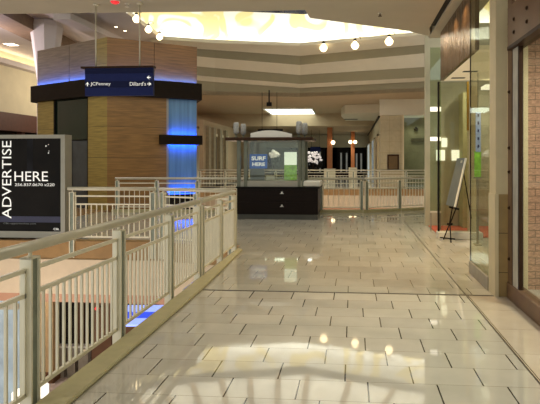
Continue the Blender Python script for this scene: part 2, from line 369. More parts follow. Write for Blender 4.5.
# beyond the second well: right-hand block and left-hand corridor wall
struct('wall_right_beyond', MB().box((1.5, 29.6, 0), (1.75, 75, 4.3)), M['cream'])
struct('wall_right_beyond_front', MB().box((1.5, 29.5, 0), (2.72, 29.7, 4.06)), grid_lines(mat('beige_tile_wall', (176, 164, 132), .5, 0, .08), .6, .6, .012, (150, 135, 98)))
struct('wall_right_beyond_header', MB().box((1.45, 29.3, 4.06), (6, 29.6, 4.95)), M['ring'])
struct('wall_right_side', MB().box((4.6, 13.2, 0), (4.8, 29.5, 4.5)), M['interior'])
struct('wall_left_beyond', MB().box((-9.0, 30.5, 0), (-8.75, 75, 3.95)), M['peach'])
struct('wall_far', MB().box((-9, 74, 0), (6, 74.3, 4)), M['shopdark'])
struct('wall_well_beyond', MB().box((-9, 31.5, -4.6), (6, 31.8, -1.2)), M['lowbeige'])

# ================================================================== RAILINGS
def railing(label, A, B, posts, z_base, bars, group=None, top=1.07, foot=-.32, rail_z=(.09, .73, .89), closed=True):
    A, B = Vector(A), Vector(B); Ld = (B - A).length; ang = math.atan2((B-A).y, (B-A).x)
    t = thing('guard_railing', label, 'railing', (A.x, A.y, z_base), ang, group)
    W = WM[t.name]
    def lb(name, mb, m, parent=t):
        mb.bm.transform(W); return mb.build(name, m, parent)
    lb('handrail', MB().tube((-.03, 0, top - .035), (Ld + .03, 0, top - .035), .036, 14), M['hand'])
    # posts: two flange plates with a dark recessed web, bracket under the handrail
    pw, pd = .04, .05
    def post_shape():
        return MB().box((-pd, -pw, foot), (-pd + .016, pw, top - .10)).box((pd - .016, -pw, foot), (pd, pw, top - .10)).box((-pd, -pw, top - .112), (pd, pw, top - .10))
    first = None
    for s in posts:
        if first is None:
            p = lb('post', post_shape(), M['rail']); p.location = (s, 0, 0)
            w = lb('web', MB().box((-pd + .016, -.026, foot), (pd - .016, .026, top - .112)), M['web'], p)
            k = lb('bracket', MB().tube((0, 0, top - .11), (0, 0, top - .06), .012, 8), M['rail'], p)
            first = (p, w, k)
        else:
            p = first[0].copy(); C.objects.link(p); p.location = (s, 0, 0)
            for q in first[1:]:
                c = q.copy(); C.objects.link(c); c.parent = p
    bal = None
    for a, b in zip(posts, posts[1:]):
        if b - a < .3: continue
        x0, x1 = a + pd + .012, b - pd - .012
        mb = MB()
        for z in rail_z: mb.box((x0 - .012, -.012, z - .014), (x1 + .012, .012, z + .014))
        mb.box((x0, -.012, rail_z[0]), (x0 + .014, .012, rail_z[2])).box((x1 - .014, -.012, rail_z[0]), (x1, .012, rail_z[2]))
        pn = lb('infill_panel', mb, M['rail'])
        n = bars if isinstance(bars, int) else max(2, round((x1 - x0)/bars))
        for i in range(1, n):
            x = x0 + (x1 - x0)*i/n
            if bal is None:
                bal = lb('baluster', MB().box((-.008, -.009, rail_z[0] + .014), (.008, .009, rail_z[1] - .014)), M['rail'], pn); bal.location = (x, 0, 0)
            else:
                c = bal.copy(); C.objects.link(c); c.parent = pn; c.location = (x, 0, 0)
    return t
XR = -2.1
railing('long cream guard railing at the near left beside the pale walkway', (XR, .7), (XR, 7.05), [0, 1.3, 2.6, 3.92, 5.23, 6.35], 0, .088)
railing('short end length of cream railing at the walkway corner, nearest the dark kiosk', (XR, 7.2), (XR, 9.25), [0, 1.05, 2.05], 0, .088)
railing('oblique cream railing joining the walkway corner to the cross railing', (-2.16, 9.4), (-3.72, 10.04), [0.03, .82, 1.64], 0, .1)
railing('cream railing across the bridge edge, right beside the black advertising board', (-3.86, 10.05), (-5.58, 10.05), [0.02, 1.66], 0, .105)
fl = math.hypot(7.55, .35)
railing('long cream railing behind the dark kiosk, in front of the wooden tower', (-7.25, YF), (.3, YF + .35), [0.03] + [fl*i/6 for i in range(1, 6)] + [fl - .04], .0, .16, foot=0, rail_z=(.16, .73, .89))
railing('short angled cream railing to the right of the dark kiosk', (.38, 16.17), (2.55, 17.3), [.03, 1.2, 2.4], 0, .11, foot=0, rail_z=(.16, .73, .89))
railing('distant cream railing on the far side of the second light well', (-8.7, 29.45), (4.3, 29.45), [0.05 + 13*i/9 for i in range(9)] + [12.95], 0, .16, foot=0)

# ================================================================== ADVERTISING BOARD
bx0, bx1, by, bt = -7.30, -5.76, 10.2, .26
t = thing('advertising_board', 'black and white ADVERTISE HERE display board with silver frame at far left', 'advertising board', (-6.5, by, 0))
zt = 2.11
f = MB().box((bx0, by, .03), (bx1, by + bt, .16)).box((bx0, by, zt - .075), (bx1, by + bt, zt)).box((bx0, by, .16), (bx0 + .06, by + bt, zt - .075)).box((bx1 - .09, by, .16), (bx1, by + bt, zt - .075)).box((bx0 + .06, by + .06, .16), (bx1 - .09, by + bt - .02, zt - .075))
f.build('frame', M['silver'], t)
f = MB().box((bx0 + .1, by + .02, 0), (bx0 + .2, by + bt - .02, .03)).box((bx1 - .2, by + .02, 0), (bx1 - .1, by + bt - .02, .03)); f.build('foot', M['black'], t)
pp = MB().box((bx0 + .06, by + .025, .16), (bx1 - .09, by + .06, zt - .075)).build('poster', M['poster'], t)
MB().box((bx0 + .06, by + .022, .34), (bx1 - .09, by + .026, .46)).build('blue_stripe', mat('poster_indigo', (34, 32, 66), .3), pp)
def bp(x, y): return onY(x, y, by + .022)
MB().box(bp(33, 138) , bp(27, 172) + Vector((0, .003, 0))).build('photo_haze', M['posterblue'], pp)
a, b = bp(2, 212), bp(2, 142)
MB().text('ADVERTISE', bp(11.5, 218.5), (0, 0, 1), width=(bp(0, 141) - bp(0, 218.5)).length, height=.20, up=(-1, 0, 0)).build('lettering', M['letter'], pp)
MB().text('HERE', bp(14.5, 181), (1, 0, 0), width=(bp(48, 0) - bp(14.5, 0)).length, height=(bp(0, 171.5) - bp(0, 181)).length).build('lettering', M['letter'], pp)
MB().text('256.837.0670 x220', bp(15, 186), (1, 0, 0), width=(bp(54.5, 0) - bp(15, 0)).length, height=.055).build('lettering', M['letter'], pp)
MB().text('CBL-opportunities.com', bp(3.5, 224.5), (1, 0, 0), width=(bp(36, 0) - bp(3.5, 0)).length, height=.04).build('lettering', M['sand'], pp)
MB().text('CBL', bp(53.5, 230), (1, 0, 0), width=(bp(59.5, 0) - bp(53.5, 0)).length, height=.04).build('lettering', M['letter'], pp)
mb = MB()
for x, y, r in ((46, 146, .014), (48.5, 144.5, .008), (48.5, 153, .012), (49, 151, .008)):
    p = bp(x, y); mb.tube(p, p + Vector((0, -.002, 0)), r, 8)
mb.build('photo_sparkle', M['letter'], pp)

# ================================================================== WOODEN TOWER
V0, V1, V2, V3, V4 = (-11.25, 18.1), (-7.77, 16.23), (-5.37, 17.92), (-7.1, 21.6), (-11.2, 21.6)
t = thing('elevator_tower', 'octagonal wood-panelled tower with black band and blue glowing glass', 'tower', (-8.3, 18.6, -4.6))
def at(face, x): p = onP(x, 100, *face); return (p.x, p.y)
FL, FR = (V0, V1), (V1, V2)
ZBb, ZBt, ZT = 3.66, 4.22, 5.5
def inset(P, d=.02):
    c = Vector((-8.3, 19.2)); v = Vector(P) - c; k = 1 - d/v.length; return (c.x + v.x*k, c.y + v.y*k)
core = [inset(v, .35) for v in (V0, V1, V2, V3, V4)]
MB().prism(core, -4.6, ZT - .05).build('core', M['dark'], t)
def panel(name, A, B, z0, z1, m, th=.12): return MB().slab(A, B, th, z0, z1).build(name, m, t)
xa = (54, 88)
panel('upper_cladding', V0, at(FL, 69), ZBt, ZT, M['woodgrey'])
panel('upper_cladding', at(FL, 69.5), at(FL, 95), ZBt, ZT, M['woodgrey'])
panel('pale_cladding', at(FL, 95.3), V1, ZBt, ZT, M['woodpale'])
panel('upper_cladding', V1, at(FR, 154), ZBt, ZT, M['woodup'])
panel('upper_cladding', at(FR, 154.4), V2, ZBt, ZT, M['woodup'])
panel('pale_cladding', V0, at(FL, 53.5), -1.2, ZBb, M['woodpale'])
panel('pale_cladding', at(FL, 88), V1, -1.2, ZBb, M['woodpale'])
panel('oak_cladding', V1, at(FR, 166.5), -1.2, ZBb, M['wood'])
V2b = (V2[0] + (V3[0]-V2[0])*.06, V2[1] + (V3[1]-V2[1])*.06); V0b = (V0[0] + (V4[0]-V0[0])*.06, V0[1] + (V4[1]-V0[1])*.06)
for A, B in ((V2b, V3), (V3, V4), (V4, V0b)): panel('rear_cladding', A, B, -1.2, ZT, M['woodup'])
# door bay of the left face
d0, d1 = at(FL, 54), at(FL, 87.8)
ff = MB().slab(at(FL, 53.5), at(FL, 54.8), .2, 0, ZBb).slab(at(FL, 87), at(FL, 88), .2, 0, ZBb)
ff.build('door_frame', M['black'], t)
def back(P, d, face): n = Vector((-(face[1][1]-face[0][1]), face[1][0]-face[0][0])).normalized()*d; return (P[0]+n.x, P[1]+n.y)
g0, g1 = back(d0, .05, FL), back(d1, .05, FL)
MB().slab(g0, g1, .05, 2.28, ZBb).build('transom', M['teal'], t)
dr = MB().slab(g0, g1, .05, -.1, 2.24).build('door', M['doorblue'], t)
gm = ((g0[0]+g1[0])/2, (g0[1]+g1[1])/2)
MB().slab(back(gm, -.015, FL), back((gm[0]+.03, gm[1]-.016), -.015, FL), .02, 0, 2.2).build('seam', M['black'], dr)
# blue glass bay of the right face
s0, s1 = at(FR, 168.6), at(FR, 198.5)
MB().slab(at(FR, 166.5), at(FR, 168.6), .22, 0, ZBb).build('trim_post', M['silver'], t)
gl = MB().slab(back(s0, .03, FR), back(V2, .03, FR), .05, .5, ZBb).build('blue_glass', M['blueglass'], t)
n = 4
MB().slab(s0, V2, .2, -1.2, .44).build('base_panel', M['dark'], t)
k0, k1 = at(FR, 159), at(FR, 201)
MB().slab(back(k0, -.16, FR), back(k1, -.16, FR), .34, 2.12, 2.44).build('glass_crossbar', M['dark'], t)
MB().slab(back(s0, -.04, FR), back(s1, -.04, FR), .05, 2.44, 2.443).slab(back(s0, -.04, FR), back(s1, -.04, FR), .05, 2.117, 2.12).slab(back(s0, -.04, FR), back(s1, -.04, FR), .07, .44, .48).build('led_strip', M['led'], t)
# black band all round, with blue strip light lying on it
c = Vector((-8.3, 19.2))
def outset(P, d): v = Vector(P) - c; k = 1 + d/v.length; return (c.x + v.x*k, c.y + v.y*k)
MB().prism([outset(v, .22) for v in (V0, V1, V2, V3, V4)], ZBb, ZBt).build('canopy_band', M['dark'], t)
for A, B in ((V0, V1), (V1, V2)):
    MB().slab(back(A, -.07, (A, B)), back(B, -.07, (A, B)), .05, ZBt, ZBt + .015).build('led_strip', M['led'], t)

# ================================================================== HANGING DIRECTORY SIGN
sy = 8.5
def sp(x, y): return onY(x, y, sy)
t = thing('directory_sign', 'navy blue hanging directory sign with store names and arrows', 'sign', (-3.87, sy, 2.66))
a, b = sp(85, 96), sp(153, 67.6)
MB().box((a.x, sy, a.z), (b.x, sy + .06, b.z)).build('board', M['navy'], t)
mb = MB()
for y0, y1 in ((69, 74), (81.5, 88)): mb.box((a.x, sy - .004, sp(85, y1).z), (b.x, sy, sp(85, y0).z))
mb.build('dark_stripe', M['navydk'], t)
MB().box((sp(81.5, 0).x, sy - .03, b.z), (sp(154, 0).x, sy + .09, b.z + .03)).build('top_bar', M['bronzedk'], t)
def letters(txt, x0, x1, y, h): MB().text(txt, sp(x0, y) + Vector((0, -.005, 0)), (1, 0, 0), width=(sp(x1, 0) - sp(x0, 0)).length, height=h).build('lettering', M['letter'], t)
letters('JCPenney', 90.7, 110.8, 86.5, .07); letters("Dillard's", 130, 146, 85.8, .062)
def arrow(x, y, d):
    p = sp(x, y) + Vector((0, -.006, 0)); u = Vector((d[0], 0, d[1])); v = Vector((-d[1], 0, d[0])); s = .032; w = .0075
    m = MB(); q = lambda a, b: p + u*a*s + v*b
    m.poly([q(-1, -w), q(1, -w), q(1, w), q(-1, w)])
    for k in (-1, 1): m.poly([q(1.1, 0), q(.0, k*s*.95), q(-.35, k*s*.95), q(.6, 0)])
    m.build('arrow', M['letter'], t)
arrow(87.6, 84.4, (0, 1)); arrow(149.3, 84, (1, 0)); arrow(149, 77.5, (-1, 0))
for x in (95, 139):
    p = sp(x, 60); rd = MB().tube((p.x, sy + .03, b.z + .03), (p.x, sy + .03, ZC), .012, 8).build('rod', M['hand'], t)
    MB().lathe((p.x, sy + .03, ZC - .03), [(.02, 0), (.05, .015), (.05, .03)], 14).build('rosette', M['hand'], rd)

# ================================================================== KIOSK
ky = 14.1
def kp(x, y): return onY(x, y, ky)
t = thing('sales_kiosk', 'dark wood sales kiosk with glass display case on the walkway', 'kiosk', (-2.0, 14.6, 0))
kx0, kx1 = kp(237, 200).x, kp(318, 200).x; kz = .84
MB().box((kx0, ky, .14), (kx1, ky + 1.15, kz)).build('base_cabinet', M['espresso'], t)
MB().box((kx0 + .01, ky + .03, 0), (kx1 - .01, ky + 1.12, .14)).build('toe_kick', mat('toe_kick_grey', (62, 62, 52), .3), t)
MB().box((kx0 - .03, ky - .03, kz), (kx1 + .05, ky + 1.18, kz + .04)).build('counter', M['black'], t)
for z0, z1, y in ((.17, .47, 206), (.49, .80, 193)):
    d = MB().box((kx0 + .05, ky - .012, z0), (kx1 - .07, ky, z1)).build('drawer', M['espresso'], t)
    p = kp(282, y); s = .05
    MB().prism([(p.x - s, ky - .05), (p.x + s, ky - .05), (p.x + s*.6, ky - .012), (p.x - s*.6, ky - .012)], p.z - .02, p.z - .008).prism([(p.x - .02, ky - .03), (p.x + .02, ky - .03), (p.x + .02, ky - .012), (p.x - .02, ky - .012)], p.z - .008, p.z + .035).build('pull', M['steel'], d)
c0, c1 = kp(303, 0).x, kp(320.5, 0).x
MB().box((c0, ky + .02, kz + .04), (c1, ky + .9, kz + .20)).build('side_counter', M['white'], t, .03)
mb = MB().box((kp(240, 0).x, ky + .05, kz + .04), (kp(302, 0).x, ky + 1.0, kz + .20)); mb.build('case_sill', M['silver'], t)
ZR = kp(260, 140.5).z
for x0, x1 in ((236.5, 240.2), (243.5, 247), (297.5, 300.5), (301.5, 304.5)):
    for yy in (ky + .04, ky + .95):
        o = kp(x0, 0).x, kp(x1, 0).x
        MB().box((o[0], yy, kz + .04), (o[1], yy + .09, ZR)).build('post', mat('kiosk_post', (96, 98, 82), .3, .4) if 'kpost' not in M else M['kpost'], t)
        if 'kpost' not in M: M['kpost'] = bpy.data.materials['kiosk_post']
for yy in (ky + .09, ky + .99): MB().box((kp(247, 0).x, yy, kz + .2), (kp(297.5, 0).x, yy + .008, ZR)).build('glass_pane', M['glass'], t)
MB().box((kp(225.5, 0).x, ky - .08, ZR), (kp(313, 0).x, ky + 1.2, ZR + .085)).build('roof', M['bronzedk'], t, .015)
# white arched header on the roof
h0, h1 = kp(249, 0).x, kp(291, 0).x; mid = kp(268, 0).x; N = 14; pts = []
zr = ZR + .085
mb = MB(); lo, hi = [], []
for i in range(N + 1):
    x = h0 + (h1 - h0)*i/N; z = zr + .10 + .10*math.sin(PI*min(1, (i + 1)/(N + 1)))
    lo.append((x, zr)); hi.append((x, z))
ring = lo + hi[::-1]
A = [mb.bm.verts.new((x, ky + .2, z)) for x, z in ring]; B = [mb.bm.verts.new((x, ky + .26, z)) for x, z in ring]
mb.bm.faces.new(A); mb.bm.faces.new(B[::-1])
for i in range(len(ring)): j = (i+1) % len(ring); mb.bm.faces.new((A[i], B[i], B[j], A[j]))
mb.build('arched_header', M['white'], t)
# lanterns on the kiosk roof
for x, y, yy, w in ((236.2, 122.5, ky + .1, 'outer lantern at the left end of the kiosk roof'), (243.3, 124, ky + .5, 'inner lantern at the left end of the kiosk roof'), (299, 121.5, ky + .1, 'inner lantern at the right end of the kiosk roof'), (304.8, 123, ky + .5, 'outer lantern at the right end of the kiosk roof')):
    p = onY(x, y, yy); hgt = p.z - zr
    l = thing('lantern', 'grey mesh ' + w, 'lamp', (p.x, yy, zr + .003), 0, 'lanterns on the kiosk roof')
    MB().lathe((p.x, yy, zr + .003), [(.06, 0), (.06, .015), (.025, .03), (.025, .07), (.05, .09)], 12).build('base', M['kpost'], l)
    MB().lathe((p.x, yy, zr + .003), [(.05, .09), (.078, .13), (.08, hgt - .05), (.06, hgt)], 12).build('shade', M['lamp'], l)
# things inside the case
iy = ky + .62; zs = kz + .203
def ip(x, y): return onY(x, y, iy)
t = thing('promotional_screen', 'blue SURF sign glowing inside the kiosk glass case', 'sign', (ip(258, 0).x, iy, zs))
a, b = ip(249.5, 168.5), ip(267.2, 154)
MB().box((a.x, iy, a.z), (b.x, iy + .04, b.z)).build('panel', M['screen'], t)
MB().box((a.x + .04, iy + .01, zs), (b.x - .08, iy + .03, a.z)).build('stand', M['sand'], t)
MB().text('SURF', ip(251.5, 160.4) + Vector((0, -.004, 0)), (1, 0, 0), width=ip(265.6, 0).x - ip(251.5, 0).x, height=.115, bold=.035).build('lettering', M['letter'], t)
MB().text('HERE', ip(252.3, 166) + Vector((0, -.004, 0)), (1, 0, 0), width=ip(265, 0).x - ip(252.3, 0).x, height=.10, bold=.035).build('lettering', M['letter'], t)
t = thing('backlit_poster', 'bright white and green poster glowing inside the kiosk case', 'poster', (ip(290, 0).x, iy + .1, zs))
a, b, c_ = ip(283.8, 179.8), ip(296.3, 152), ip(290, 165)
MB().box((a.x, iy + .1, c_.z), (b.x, iy + .13, b.z)).build('white_area', mat('poster_white', (235, 245, 225), .5, 0, 0, emit=.55), t)
MB().box((a.x, iy + .1, zs), (b.x, iy + .13, c_.z)).build('green_area', M['green'], t)
for y0, y1, dy, w in ((176.2, 180.2, .12, 'back'), (181.2, 185.5, -.3, 'front')):
    a, b = onY(266.2, y1, iy + dy), onY(274.4, y0, iy + dy)
    single('sign_holder', MB().prism([(a.x, iy + dy), (b.x, iy + dy), (b.x, iy + dy + .08), (a.x, iy + dy + .08)], zs, zs + .13 if dy < 0 else b.z), M['white'], f'small white card holder in the kiosk case, the {w} one of two', 'card holder', 'card holders in the kiosk case')

# black hanging bar sign beyond the kiosk
hd = 26.0
t = thing('hanging_sign', 'black hanging sign bar on two thin wires behind the kiosk', 'sign', tuple(onD(270, 131, hd)))
a, b = onD(257.5, 131.2, hd), onD(283, 129, hd)
MB().box((a.x, a.y, a.z), (b.x, a.y + .1, b.z)).build('bar', M['black'], t)
for x in (262, 277): p = onD(x, 129, hd); MB().tube((p.x, a.y + .05, b.z), (p.x, a.y + .05, Z3), .012, 6).build('wire', M['dark'], t)
p = onD(269, 106, 25.2)
t = thing('ceiling_box', 'small black box fixed to the ceiling edge above the kiosk', 'fixture', (p.x, p.y, p.z))
MB().box((p.x - .12, p.y, p.z), (p.x + .12, p.y + .12, p.z + .18)).build('housing', M['black'], t); MB().box((p.x - .03, p.y + .03, p.z + .18), (p.x + .03, p.y + .09, Z3)).build('stem', M['black'], t)

# ================================================================== GLOBE LAMPS ON THE RIM
def globe(p, label, grp, s=1.0):
    l = thing('pendant_globe', label, 'lamp', tuple(p), 0, grp)
    MB().lathe(p, [(.03*s, -.17*s), (.10*s, -.14*s), (.165*s, -.05*s), (.17*s, .03*s), (.12*s, .10*s), (.07*s, .15*s), (.06*s, .19*s)]).build('globe', M['globe'], l)
    MB().lathe((p.x, p.y, p.z), [(.07*s, .19*s), (.075*s, .25*s), (.03*s, .28*s)], 12).build('cap', M['dark'], l)
    mb = MB()
    for i in range(8):
        a0, a1 = PI*i/8, PI*(i+1)/8
        q = lambda a: Vector((p.x + .12*s - .12*s*math.cos(a), p.y, p.z + .27*s + .13*s*math.sin(a)))
        mb.tube(q(a0), q(a1), .012*s, 6)
    mb.build('bracket', M['dark'], l)
for x, y, w in ((323.5, 48, 'leftmost of the three'), (355, 45.5, 'middle of the three'), (389, 41.5, 'rightmost of the three')):
    globe(onD(x, y, 25.6 - (x - 323)*.03), f'lit white globe lamp hanging under the right rim, {w}', 'globe lamps under the right rim', 1.08)
for x, y, D, w in ((136.5, 19, 20.2, 'highest and nearest'), (148.5, 29.5, 21.8, 'middle'), (159.5, 37, 23.6, 'lowest and farthest')):
    globe(onD(x, y, D), f'lit white globe lamp above the wooden tower, {w} of three', 'globe lamps above the tower', .85)

# ================================================================== TAPERED COLUMN (left, behind the tower)
p = onD(46.5, 22, 22.2); cz = 4.9
t = thing('tapered_column', 'pale column with flared faceted capital behind the wooden tower', 'column', (p.x, p.y, 0))
def ngon(c, r, n=8): return [(c[0] + r*math.cos(2*PI*(i+.5)/n), c[1] + r*math.sin(2*PI*(i+.5)/n)) for i in range(n)]
MB().prism(ngon(p, .36), 0, cz).build('shaft', M['lav'], t)
mb = MB(); A = [mb.bm.verts.new((x, y, cz)) for x, y in ngon(p, .36)]; B = [mb.bm.verts.new((x, y, 7.15)) for x, y in ngon(p, .64)]; Cc = [mb.bm.verts.new((x, y, 7.38)) for x, y in ngon(p, .58)]
for i in range(8):
    j = (i+1) % 8; mb.bm.faces.new((A[i], A[j], B[j], B[i])); mb.bm.faces.new((B[i], B[j], Cc[j], Cc[i]))
mb.bm.faces.new(A[::-1]); mb.bm.faces.new(Cc); mb.build('capital', M['lav'], t)

# ================================================================== LEFT SHOPFRONT (far left wall)
t = thing('brown_shopfront', 'brown shopfront with dark windows on the far left wall', 'shopfront', (XL + .3, 27, 0))
MB().box((XL, 20, 3.15), (XL + .5, 36, 4.1)).build('fascia', M['brownfront'], t)
MB().box((XL, 35.6, 4.1), (XL + .5, 37.2, 4.35)).box((XL, 36, 0), (XL + .5, 37.2, 4.1)).build('end_pier', M['brownfront'], t)
for i in range(4):
    y0 = 20 + i*4
    w = MB().box((XL + .05, y0 + .2, 0), (XL + .12, y0 + 3.8, 3.15)).build('shop_window', M['shopdark'], t)
    MB().box((XL + .05, y0 - .1, 0), (XL + .35, y0 + .2, 3.15)).build('pier', M['brownfront'], t)

# ================================================================== RIGHT SIDE
# near bronze shopfront
t = thing('bronze_shopfront', 'riveted bronze shopfront frame with glass at the near right', 'shopfront', (XW, 3.4, 0))
MB().box((XW, -3, 0), (XW + .12, 6.33, .19)).build('base_rail', M['bronze'], t, .01)
bm_ = MB().box((XW - .03, -3, 2.88), (XW + .10, 6.18, 3.32)).build('beam', M['bronze'], t)
mb = MB().box((XW - .035, -3, 2.84), (XW + .11, 6.18, 2.88)).build('beam_lip', M['bronzedk'], t)
def rivet(q, r, m, par, h=.016):
    mb = MB(); mb.tube(q, q + Vector((-h, 0, 0)), r, 10, r*.55); mb.build('rivet', m, par)
for x, y in ((527, 8), (527, 21.5), (514, 19), (514, 32)): rivet(onX(x, y, XW - .03), .024, M['bronzedk'], bm_)
pz = MB().box((XW + .015, 6.18, 0), (XW + .05, 6.33, 4.1)).build('corner_post', M['bronze'], t)
for y in (24, 36, 92, 148, 172, 208, 259): rivet(onX(509.5, y, XW + .015), .022, M['bronzedk'], pz, .02)
MB().box((XW + .01, 5.95, .19), (XW + .06, 6.12, 2.84)).build('steel_mullion', M['steel'], t)
MB().box((XW + .02, 6.12, .19), (XW + .06, 6.18, 2.84)).box((XW + .015, 5.91, .19), (XW + .06, 5.95, 2.84)).build('inner_jamb', M['bronzedk'], t)
MB().box((XW + .045, -3, .19), (XW + .055, 5.9, 2.84)).build('glass_pane', M['glass'], t)
struct('wall_brick_inside', MB().box((1.91, 6.75, 0), (5.5, 6.95, 4.2)), M['brick'])
struct('trim_inside_pilaster', MB().box((2.0, 6.6, 0), (2.11, 6.75, 4.2)), M['pillar'])
struct('wall_inside_right', MB().box((5.4, -3, 0), (5.5, 6.75, 4.2)), M['interior'])
struct('ceiling_inside_right', MB().box((2.2, -3, 4.0), (5.5, 6.9, 4.2)), M['ceil'])
# tiled pillar between the shops
t = thing('shop_pillar', 'cream pillar with tan tiled lower half beside the bronze shopfront', 'pillar', (1.72, 6.5, 0))
px0, px1 = 1.665, 1.905
MB().box((px0, 6.36, 0), (px1, 6.64, 1.2)).build('tiled_base', M['tiletan'], t, .004)
MB().box((px0, 6.36, 1.2), (px1, 6.64, ZC)).build('shaft', M['pillar'], t)
MB().box((px0 - .012, 6.345, 0), (px0 + .03, 6.64, 1.2)).build('corner_trim', M['pillar'], t)

# window panel beyond the pillar
t = thing('shop_window', 'tall glass shop window with grey marble sill just beyond the cream pillar', 'window', (1.7, 7.15, 0))
MB().box((1.64, 6.65, 0), (1.80, 7.70, .17)).build('sill', M['grey'], t, .01)
MB().box((1.66, 6.66, .17), (1.675, 7.70, ZC - .05)).build('glass_pane', M['glassg'], t)
MB().box((1.66, 7.70, .0), (1.675, 7.715, ZC - .05)).build('edge_frame', M['bronzedk'], t)
# hammered copper header over the entrance
t = thing('entrance_header', 'hammered copper header panel above the recessed shop entrance', 'header', (1.9, 9.3, 3.18))
MB().box((1.74, 7.75, 3.18), (1.80, 10.75, 4.14)).build('copper_panel', M['copper'], t)
so = MB().box((1.80, 7.75, 3.18), (4.4, 10.75, 3.24)).build('soffit', mat('soffit_cream_glow', (226, 212, 178), .7, 0, .03, emit=.22), t)  # soffit is no lamp, its emission stands for light bounced off the floor
for x, y in ((458, 78), (470, 71.5)): p = onZ(x, y, 3.175); MB().box((p.x - .12, p.y - .04, 3.172), (p.x + .13, p.y + .06, 3.181)).build('vent_slot', M['black'], so)
# display window facing the camera with white kerb, red carpet behind
t = thing('display_window', 'greenish display window over a white kerb behind the easel', 'window', (2.1, 10.95, 0))
MB().box((1.72, 10.86, 0), (2.6, 11.16, .14)).build('kerb', M['white'], t, .01)
MB().box((1.76, 11.06, .14), (2.36, 11.075, 3.2)).build('glass_pane', M['glassg'], t)
MB().box((1.735, 11.02, .14), (1.765, 11.10, 3.2)).build('edge_frame', M['black'], t)
MB().box((2.31, 11.0, 2.2), (2.35, 11.04, 3.2)).build('brass_pull', M['brass'], t)
struct('floor_red_carpet', MB().box((1.82, 11.17, 0), (4.4, 13.0, .02)), M['carpet'])
single('corner_column', MB().box((2.38, 11.0, 0), (2.52, 11.3, 3.18)), M['pillar'], 'slim cream column at the right end of the display window', 'column')
# frameless glass panel past the corner
t = thing('glass_side_panel', 'frameless upright glass panel past the corner of the shop entrance', 'glass panel', (1.87, 12.2, 0))
a, b = onY(430.2, 211, 12.2), onY(441, 37, 12.2)
MB().box((a.x, 12.2, a.z), (b.x, 12.212, 4.15)).build('glass_pane', glass('frosted_glass', (226, 234, 222), .16), t)
MB().box((a.x, 12.18, a.z - .04), (b.x, 12.23, a.z)).build('bottom_rail', M['white'], t)
MB().box((a.x, 12.18, 0), (a.x + .03, 12.23, a.z - .04)).box((b.x - .03, 12.18, 0), (b.x, 12.23, a.z - .04)).build('foot', M['silver'], t)
for y0, y1 in ((111.5, 107), (141, 137)): MB().box((a.x, 12.185, onY(430, y0, 12.2).z), (b.x, 12.2, onY(430, y1, 12.2).z)).build('glow_bar', M['lit'], t)  # glowing bars stand for bright lines showing in the glass
# interior of that shop
struct('wall_shop_back', MB().box((1.75, 13.05, 0), (4.6, 13.2, 4.9)), M['interior'])
struct('wall_shop_right', MB().box((4.4, 6.95, 0), (4.6, 13.05, 4.1)), M['interior'])
struct('wall_shop_partition', MB().box((2.55, 12.6, 0), (2.75, 13.05, 3.18)), mat('olive_pier', (176, 168, 120), .7))
for (x0, y0, x1, y1), w in zip(((441.8, 138, 447.3, 147), (436.5, 150, 445, 160.5), (452, 150, 460.5, 160.5)), ('upper one', 'lower left one', 'lower right one')):
    a, b = onY(x0, y1, 13.0), onY(x1, y0, 13.0)
    single('bright_square', MB().box((a.x, 13.0, a.z), (b.x, 13.05, b.z)), M['lit'], f'small bright square on the shop wall behind the glass, {w}', 'lit panel', 'bright squares in the corner shop')  # glowing squares stand for bright patches showing in the glass
p0, p1 = onY(475.8, 152, 9.8), onY(480.8, 112, 9.8)
t = thing('hanging_banner', 'narrow pale blue banner with dark marks inside the shop window', 'banner', (p0.x, 9.8, p0.z))
MB().box((p0.x, 9.8, p0.z), (p1.x, 9.82, p1.z)).build('cloth', M['banner'], t)
mb = MB()
for k in range(5):
    z = p0.z + .08 + k*.14; mb.box((p0.x + .03, 9.795, z), (p1.x - .03, 9.8, z + .05))
mb.build('mark', M['navy'], t)
MB().tube((p0.x + .04, 9.81, p1.z), (p0.x + .04, 9.81, 3.18), .005, 6).build('cord', M['black'], t)
a, b = onY(474.6, 177, 10.2), onY(481, 151, 10.2)
t = thing('green_poster_stand', 'glowing green poster on a stand inside the shop window', 'poster', (a.x, 10.2, 0))
MB().box((a.x, 10.2, a.z), (b.x, 10.23, b.z)).build('poster', M['green'], t)
MB().box((a.x - .02, 10.19, a.z - .03), (b.x + .02, 10.24, a.z)).box(((a.x+b.x)/2 - .02, 10.2, .02), ((a.x+b.x)/2 + .02, 10.24, a.z)).box((a.x, 10.12, 0), (b.x, 10.32, .02)).build('stand', M['silver'], t)
a, b = onY(470, 112.5, 12.0), onY(489, 107, 12.0)
single('tube_light', MB().box((a.x, 10.6, 3.02), (b.x, 11.0, 3.08)), M['lit'], 'bright white ceiling light inside the shop beyond the pillar', 'ceiling light')

